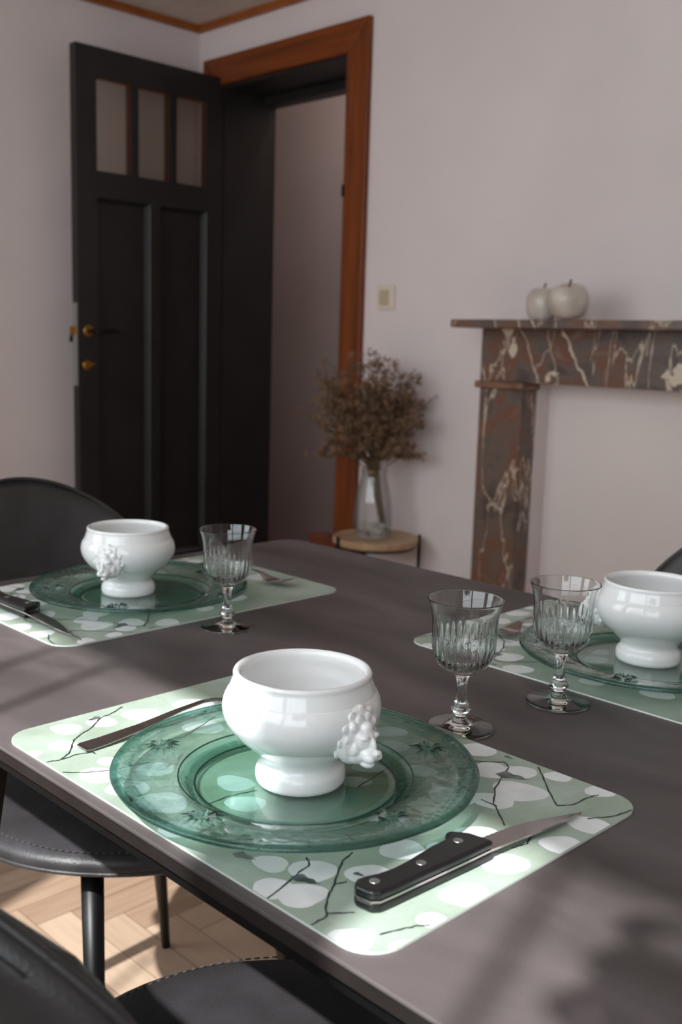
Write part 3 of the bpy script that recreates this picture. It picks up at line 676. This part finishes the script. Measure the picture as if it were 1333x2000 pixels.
bm.normal_update()
for f in bm.faces:
    if f.material_index >= 2 and f.normal.z < 0: f.normal_flip()
GP = 'green printed placemats on the dining table'
pm = tag(link('placemat', bm, [linen, mat_edge, petal, twig, blot], None, False, (-.5735, .538, TZ)), 'pale green placemat printed with white petals, nearest one, under the sunlit plate and knife', 'placemat', GP)
copy_thing(pm, (-1.1375, .772, TZ), -math.pi / 2, 'pale green petal placemat at the far left end of the table by the chair', GP)
copy_thing(pm, (-.547, 1.0265, TZ), math.pi, 'pale green petal placemat at right edge, under the right hand plate', GP)

# ------------------------------------------------------------ glass charger plates
ZM = TZ + .0019
def make_plate(label):
    o = thing('glass_plate', label, 'plate', group='green glass plates under the white bowls')
    def wav(r, z, t, i): return r * (1 + .003 * math.sin(5 * t + 1) + .002 * math.sin(11 * t))
    well = lathe([(0, .0005), (.074, .0005), (.0775, .0012), (.0785, .0045), (.0765, .0058), (.072, .0052), (0, .0050)], 96)
    link('well', well, plate_well_glass, o, True)
    # rim: underside going out, then the top coming back in
    und = smoothprof([(.090, .0062), (.097, .0090), (.115, .0118), (.1255, .0135)], 4)
    top = smoothprof([(.1255, .0190), (.115, .0172), (.100, .0150), (.092, .0125), (.090, .0110)], 4)
    stp = lathe(smoothprof([(.0785, .0006), (.083, .0015), (.090, .0062)], 4), 144, wav); lathe(smoothprof([(.090, .0110), (.086, .0078), (.0815, .0062), (.0785, .0052)], 4), 144, wav, stp)
    bnd_ = lathe(smoothprof([(.1255, .0135), (.1355, .0157)], 4), 144, wav); lathe(smoothprof([(.1355, .0210), (.1255, .0190)], 4), 144, wav, bnd_)
    link('outer_band', bnd_, plate_band_glass, o, True)
    bd = bmesh.new()
    for rr2, zz2, w2 in ((.0778, .0052, .0009), (.0905, .0118, .0007)): tube(bd, [(rr2 * math.cos(k * math.pi / 72), rr2 * math.sin(k * math.pi / 72), zz2) for k in range(145)], w2, 8, cap=False)
    link('well_bead', bd, plate_edge_glass, o, True)
    link('step_ring', stp, plate_step_glass, o, True)
    def ham(r, z, t, i):
        return wav(r, z, t, i)
    bm = lathe(und, 144, ham)
    for v in bm.verts: 
        r = math.hypot(v.co.x, v.co.y)
        if .094 < r < .136: 
            t = math.atan2(v.co.y, v.co.x); v.co.z += .0007 * math.sin(17 * t + 60 * r) * math.sin(9 * t + 2) + .0005 * math.sin(31 * t - 200 * r)
    lathe(top, 144, wav, bm)
    link('rim', bm, plate_glass, o, True)
    ed = lathe(smoothprof([(.1355, .0157), (.1375, .0161), (.1400, .0170), (.1410, .0188), (.1400, .0206), (.1375, .0213), (.1355, .0210)], 4), 144, wav)
    link('edge', ed, plate_edge_glass, o, True)
    for k in range(5):
        a = math.radians(-149 + 71.5 * k); sx, sy = .1115 * math.cos(a), .1115 * math.sin(a)
        bm = bmesh.new(); rs = random.Random(k)
        ctr = bm.verts.new((0, 0, .0022)); 
        for j in range(12):
            t = j * math.pi / 6 + rs.uniform(-.15, .15); L1 = .0125 * rs.uniform(.75, 1.15); wd = .0016
            d = Vector((math.cos(t), math.sin(t), 0)); q = Vector((-d.y, d.x, 0)); bnd = q * rs.uniform(-.0015, .0015)
            r0, r1, r2 = .0035, .0035 + L1 * .45, .0035 + L1
            v0 = bm.verts.new(d * r0 + Vector((0, 0, .0005))); vl = bm.verts.new(d * r1 + q * wd + bnd * .5); vr = bm.verts.new(d * r1 - q * wd + bnd * .5); vt = bm.verts.new(d * r1 + bnd * .5 + Vector((0, 0, .0030))); ve = bm.verts.new(d * r2 + bnd)
            bm.faces.new((v0, vl, vt)); bm.faces.new((vl, ve, vt)); bm.faces.new((ve, vr, vt)); bm.faces.new((vr, v0, vt))
        bm.verts.remove(ctr)
        lathe([(.0042, .0002), (.0040, .0020), (.0022, .0028), (.0018, .0016), (0, .0014)], 14, None, bm)
        bmesh.ops.recalc_face_normals(bm, faces=bm.faces)
        link('star_relief', bm, star_glass, o, False, (sx, sy, .0170))
    return o
star_glass = sheet_glass('green_relief_glass', (.68, .82, .79, 1), .75, 0, ior=1.5)
pl = make_plate('green glass plate with moulded stars in the foreground under the sunlit bowl'); pl.location = (-.5530, .5100, ZM)
GPL = 'green glass plates under the white bowls'
copy_thing(pl, (-1.1180, .7450, ZM), .5, 'green glass plate on the far left placemat beside the black chair', GPL)
copy_thing(pl, (-.5280, 1.0090, ZM), 2.6, 'green glass plate cut by the right photo edge, behind two wine glasses', GPL)

# ------------------------------------------------------------ lion head bowls
OUT = [(.0, .0), (.030, .0), (.0335, .0004), (.0350, .0030), (.0350, .0085), (.0338, .0120), (.0318, .0145), (.0308, .0180), (.0328, .0225), (.0410, .0300), (.0520, .0400), (.0588, .0500), (.0612, .0590), (.0602, .0670), (.0575, .0725), (.0566, .0735), (.0562, .0748), (.0545, .0795), (.0532, .0840), (.0533, .0868), (.0522, .0886)]
INN = [(.0502, .0888), (.0484, .0872), (.0478, .0840), (.0498, .0795), (.0535, .0720), (.0560, .0620), (.0548, .0530), (.0500, .0430), (.0400, .0340), (.0270, .0290), (.0, .0280)]
def rad_at(z):
    for (r0, z0), (r1, z1) in zip(OUT[4:], OUT[5:]):
        if z0 <= z <= z1: return r0 + (r1 - r0) * (z - z0) / max(z1 - z0, 1e-6)
    return .05
def ball(bm, c, r, seg=16, rot=None):
    ret = bmesh.ops.create_uvsphere(bm, u_segments=seg, v_segments=seg // 2 + 2, radius=1.0)
    for v in ret['verts']:
        p = Vector((v.co.x * r[0], v.co.y * r[1], v.co.z * r[2]))
        if rot: p = rot @ p
        v.co = p + Vector(c)
def lion_head_bm(sgn):
    """lion mask: x outwards, y sideways, z up (metres from the foot of the bowl)"""
    bm = bmesh.new()
    ball(bm, (.057, 0, .0505), (.0145, .0125, .0130))
    ball(bm, (.0535, 0, .0520), (.0115, .0200, .0235), 24)
    ball(bm, (.0560, 0, .0400), (.0120, .0130, .0105), 20)
    ball(bm, (.0655, 0, .0400), (.0112, .0080, .0068))
    ball(bm, (.0670, 0, .0465), (.0078, .0036, .0085))
    ball(bm, (.0765, 0, .0428), (.0022, .0034, .0022))
    ball(bm, (.0660, 0, .0325), (.0068, .0048, .0036))
    ball(bm, (.0650, 0, .0590), (.0045, .0055, .0050))
    for q in (-1, 1):
        ball(bm, (.0712, q * .0040, .0388), (.0054, .0042, .0040))
        ball(bm, (.0682, q * .0054, .0535), (.0034, .0042, .0022))
        ball(bm, (.0664, q * .0060, .0492), (.0018, .0021, .0017))
        ball(bm, (.0590, q * .0096, .0450), (.0070, .0042, .0070))
        ball(bm, (.0605, q * .0108, .0610), (.0040, .0034, .0042))
    for n_, rt, rz_, dn, sz in ((12, .0155, .0185, -.0002, .0046), (11, .0118, .0140, .0022, .0042)):
        for k in range(n_):
            a = 2 * math.pi * (k + .5 * (n_ == 11)) / n_ + math.pi / 2
            t, z = rt * math.cos(a), .0505 + rz_ * math.sin(a)
            if z < .036: continue
            n0 = math.sqrt(max(rad_at(z) ** 2 - t * t, 1e-6)) + dn - .0006
            rot = Matrix.Rotation(-a + (.35 if t > 0 else -.35), 3, 'X').inverted()
            ball(bm, (n0, t, z), (.0019, sz * 1.45, sz * .95), 12, rot)
    for v in bm.verts:
        zc_ = min(max(v.co.z, .016), .086)
        v.co.x = max(v.co.x, math.sqrt(max(rad_at(zc_) ** 2 - v.co.y ** 2, 1e-6)) - .0022)
        v.co.x *= sgn; v.co.y *= sgn
    return bm
def make_bowl(label, rz):
    o = thing('soup_bowl', label, 'bowl', rz=rz, group='white lion head soup bowls')
    prof = smoothprof(OUT, 4) + smoothprof(INN, 4)
    link('vessel', lathe(prof, 128), porcelain, o, True)
    for sgn in (1, -1):
        lh = link('lion_head', lion_head_bm(sgn), porcelain, o, True)
        rm = lh.modifiers.new('remesh', 'REMESH'); rm.mode = 'VOXEL'; rm.voxel_size = .00055; rm.use_smooth_shade = True
        sm2 = lh.modifiers.new('smooth', 'SMOOTH'); sm2.factor = .5; sm2.iterations = 8
    return o
ZB = ZM + .0053
bw = make_bowl('white porcelain lion head soup bowl, foreground, partly lit by the sun', 0); bw.location = (-.5525, .5140, ZB); bw.rotation_euler.z = math.radians(4)
GB = 'white lion head soup bowls'
copy_thing(bw, (-1.1400, .7400, ZB), math.radians(-59), 'white porcelain soup bowl on the far left plate beside the black chair', GB)
copy_thing(bw, (-.5340, 1.0170, ZB), math.radians(16), 'white porcelain soup bowl cut by right edge of photo behind wine glass', GB)

# ------------------------------------------------------------ goblets
GO = [(0, 0), (.0285, 0), (.0305, .0006), (.0308, .0014), (.0295, .0022), (.0200, .0034), (.0110, .0050), (.0068, .0080), (.0052, .0112), (.0056, .0130), (.0086, .0155), (.0094, .0180), (.0084, .0205), (.0058, .0260), (.0047, .0330), (.0045, .0400), (.0058, .0470), (.0085, .0520), (.0120, .0545), (.0200, .0580), (.0250, .0645), (.0280, .0740), (.0288, .0820), (.0290, .0930), (.0296, .1030), (.0312, .1120), (.0336, .1192), (.0340, .1200)]
GI = [(.0334, .1205), (.0326, .1196), (.0302, .1120), (.0284, .1020), (.0277, .0920), (.0273, .0820), (.0262, .0740), (.0230, .0660), (.0160, .0605), (.0, .0590)]
def gob(r, z, t, i):
    if z < .006 or i > GNO: return r
    if z < .053: # six-sided stem
        k = (t * 6 / (2 * math.pi)) % 1 - .5
        return r * (.90 + .12 * (1 - math.cos(math.pi / 6) / math.cos(k * math.pi / 3)) * -1 + .10)
    if z < .098:
        # cut flutes: long and short points alternate
        top_ = .0955 if int(t * 14 / (2 * math.pi)) % 2 else .090
        f = max(0, min(1, (top_ - z) / .018)) * max(0, min(1, (z - .054) / .006))
        c = abs(math.sin(t * 14)); 
        return r - .0016 * f * (1 - c) ** 1.0 + .0002 * f
    return r
gp1 = smoothprof(GO, 4); GNO = len(gp1)
GG = 'cut crystal wine glasses'
gl = tag(link('wine_glass', lathe(gp1 + smoothprof(GI, 4), 168, gob), crystal, None, True, (-.5500, .7080, TZ + .0002)), 'cut crystal stemmed wine glass behind the front plate, nearer of the right hand pair', 'wine glass', GG)
copy_thing(gl, (-.9420, .7500, TZ + .0002), .3, 'cut crystal stemmed wine glass on the left, standing beside the far left placemat', GG)
copy_thing(gl, (-.5300, .8360, TZ + .0002), .7, 'cut crystal stemmed wine glass nearest the right bowl, farther of the right pair', GG)

# ------------------------------------------------------------ knives
def make_knife(label):
    o = thing('steak_knife', label, 'knife', group='steak knives with black riveted handles')
    # local: +X from butt to tip, +Y towards the cutting edge
    top = [(0, .006), (.002, .0105), (.007, .0130), (.013, .0125), (.022, .0100), (.034, .0088), (.048, .0098), (.062, .0120), (.074, .0138), (.084, .0142), (.090, .0150), (.094, .0200), (.099, .0210), (.105, .0145), (.1085, .0095)]
    bot = [(.1125, -.0080), (.09, -.0085), (.05, -.0086), (.02, -.0088), (.007, -.0085), (.002, -.005)]
    poly = (top + bot)[::-1]
    for z0, z1 in ((.0002, .0066), (.0078, .0142)):
        bm = slab(poly, z0, z1); bmesh.ops.recalc_face_normals(bm, faces=bm.faces)
        bevel(link('handle_scale', bm, knife_black, o), .0024, 4)
    pol2 = [(x * .999 + (.0004 if x < .05 else -.0002), y_ * .975) for x, y_ in poly]
    bm = slab(pol2, .0064, .0080); bmesh.ops.recalc_face_normals(bm, faces=bm.faces); link('tang', bm, blade_steel, o)
    # blade: spine at -Y, serrated edge at +Y
    ed = []
    n = 46
    for k in range(n + 1):
        x = .100 + .116 * k / n; s = (x - .100) / .116
        y_ = .0095 - .0145 * max(0, s - .42) ** 1.6 / (.58 ** 1.6)
        if .12 < s < .9 and k % 2: y_ -= .0007
        ed.append((x, y_))
    spn = [(.100 + .116 * k / 12, -.0078 + .0028 * max(0, (k / 12 - .7)) ** 1.5 / .3 ** 1.5) for k in range(12, -1, -1)]
    bm = bmesh.new(); zt_ = lambda x: .0072 - .0052 * max(0, (x - .11)) / .106
    A_ = [bm.verts.new((x, y_, zt_(x) + (.0001 if i <= n else .0008))) for i, (x, y_) in enumerate(ed + spn)]
    B_ = [bm.verts.new((x, y_, zt_(x) - (.0001 if i <= n else .0008))) for i, (x, y_) in enumerate(ed + spn)]
    bm.faces.new(A_); bm.faces.new(B_[::-1]); q = len(A_)
    for i in range(q): bm.faces.new((A_[i], B_[i], B_[(i + 1) % q], A_[(i + 1) % q]))
    bmesh.ops.triangulate(bm, faces=[f for f in bm.faces if len(f.verts) > 4]); bmesh.ops.recalc_face_normals(bm, faces=bm.faces)
    link('blade', bm, blade_steel, o)
    for x, y_ in ((.013, .0035), (.052, .0015), (.093, .0070)):
        link('rivet', lathe([(.0034, 0), (.0034, .0143), (.0028, .0145), (0, .0145)], 20, None, None, (x, y_, 0)), steel, o, True)
    return o
kn = make_knife('steak knife with black riveted handle lying in front on the nearest placemat'); kn.location = (-.3935, .4200, TZ + .0019); kn.rotation_euler.z = math.radians(86.8)
copy_thing(kn, (-1.2300, .5860, TZ + .0019), math.radians(0.5), 'steak knife with black handle cut by left photo edge on far left placemat', 'steak knives with black riveted handles')

# ------------------------------------------------------------ forks
def make_fork(label):
    bm = bmesh.new()
    K = [(0, .0075, .0012), (.004, .0095, .0012), (.02, .0088, .0018), (.06, .0062, .0050), (.10, .0038, .0105), (.125, .0030, .0125), (.138, .0038, .0115), (.147, .0075, .0080), (.155, .0115, .0050), (.163, .0122, .0042)]
    K = [(x, w, z) for x, w, z in K]
    th = .0011
    rows = []
    for x, w, z in K:
        rows.append([bm.verts.new((x, s * w, z + (.0006 if abs(s) == 1 and x > .14 else 0) + (th if k else -th * .2))) for k in (0, 1) for s in (-1, -.5, 0, .5, 1)])
    def strip(r0, r1, idx):
        for a, b in idx: bm.faces.new((r0[a], r0[b], r1[b], r1[a]))
    for r0, r1 in zip(rows, rows[1:]):
        strip(r0, r1, [(0, 1), (1, 2), (2, 3), (3, 4), (4, 9), (9, 8), (8, 7), (7, 6), (6, 5), (5, 0)])
    bm.faces.new([rows[0][k] for k in (0, 1, 2, 3, 4, 9, 8, 7, 6, 5)])
    for k in range(4):
        y0 = -.0122 + k * .0244 / 4 + .0006; y1 = y0 + .0049
        sec = [(.1625, 0, .0042), (.175, .0, .0050), (.188, .0, .0085), (.198, .0013, .0135), (.201, .0020, .0150)]
        rr_ = []
        for x, ins, z in sec: rr_.append([bm.verts.new(p) for p in ((x, y0 + ins, z), (x, y1 - ins, z), (x, y1 - ins, z + th), (x, y0 + ins, z + th))])
        for a, b in zip(rr_, rr_[1:]):
            for i in range(4): bm.faces.new((a[i], a[(i + 1) % 4], b[(i + 1) % 4], b[i]))
        bm.faces.new(rr_[0]); bm.faces.new(rr_[-1][::-1])
    bmesh.ops.recalc_face_normals(bm, faces=bm.faces)
    o = link('table_fork', bm, blade_steel); bevel(o, .0004, 2)
    return tag(o, label, 'fork', 'stainless steel forks')
fk = make_fork('steel fork lying on the nearest placemat, head hidden behind the sunlit bowl'); fk.location = (-.7215, .4220, TZ + .0019); fk.rotation_euler.z = math.radians(90)
copy_thing(fk, (-1.235, .930, TZ + .0019), math.radians(2), 'steel fork behind the left wine glass on far left placemat', 'stainless steel forks')
copy_thing(fk, (-.712, 1.150, TZ + .0019), math.radians(-86), 'steel fork between the two right hand wine glasses on right placemat', 'stainless steel forks')

# ------------------------------------------------------------ unseen planter added behind the camera to cast a shadow on the table
hp = thing('shadow_planter', 'added unseen hanging planter whose dense leaves cast a shadow on the tabletop', 'plant', (.215, -.35, 1.685))
link('pot', lathe([(0, -.14), (.07, -.14), (.115, 0), (.12, .0), (.12, .02), (.11, .02), (.10, 0), (0, -.01)], 32), terracotta, hp, True)
bm = bmesh.new(); rnd = random.Random(9)
for i in range(2200):
    a = rnd.random() * 6.283; r = .20 * rnd.random() ** .5; zz_ = rnd.uniform(-.26, .20) * (1 - .5 * (r / .2)) - .10 * (r / .2) ** 2
    p = Vector((r * math.cos(a), r * math.sin(a), zz_ + .02)); d = Vector((rnd.uniform(-1, 1), rnd.uniform(-1, 1), rnd.uniform(-.8, .5))).normalized(); e_ = d.orthogonal().normalized()
    s_ = rnd.uniform(.02, .04)
    vs = [bm.verts.new(p), bm.verts.new(p + d * s_ * .5 + e_ * s_ * .4), bm.verts.new(p + d * s_ * 1.2), bm.verts.new(p + d * s_ * .5 - e_ * s_ * .4)]; bm.faces.new(vs)
tag(link('foliage', bm, leaf_green, hp), kind='stuff')
bm = bmesh.new()
for k in range(3):
    a = k * 2.094; tube(bm, [(.115 * math.cos(a), .115 * math.sin(a), .015), (0, 0, .35), (0, 0, ZC - 1.685)], .0015, 5)
link('cord', bm, black_metal, hp)
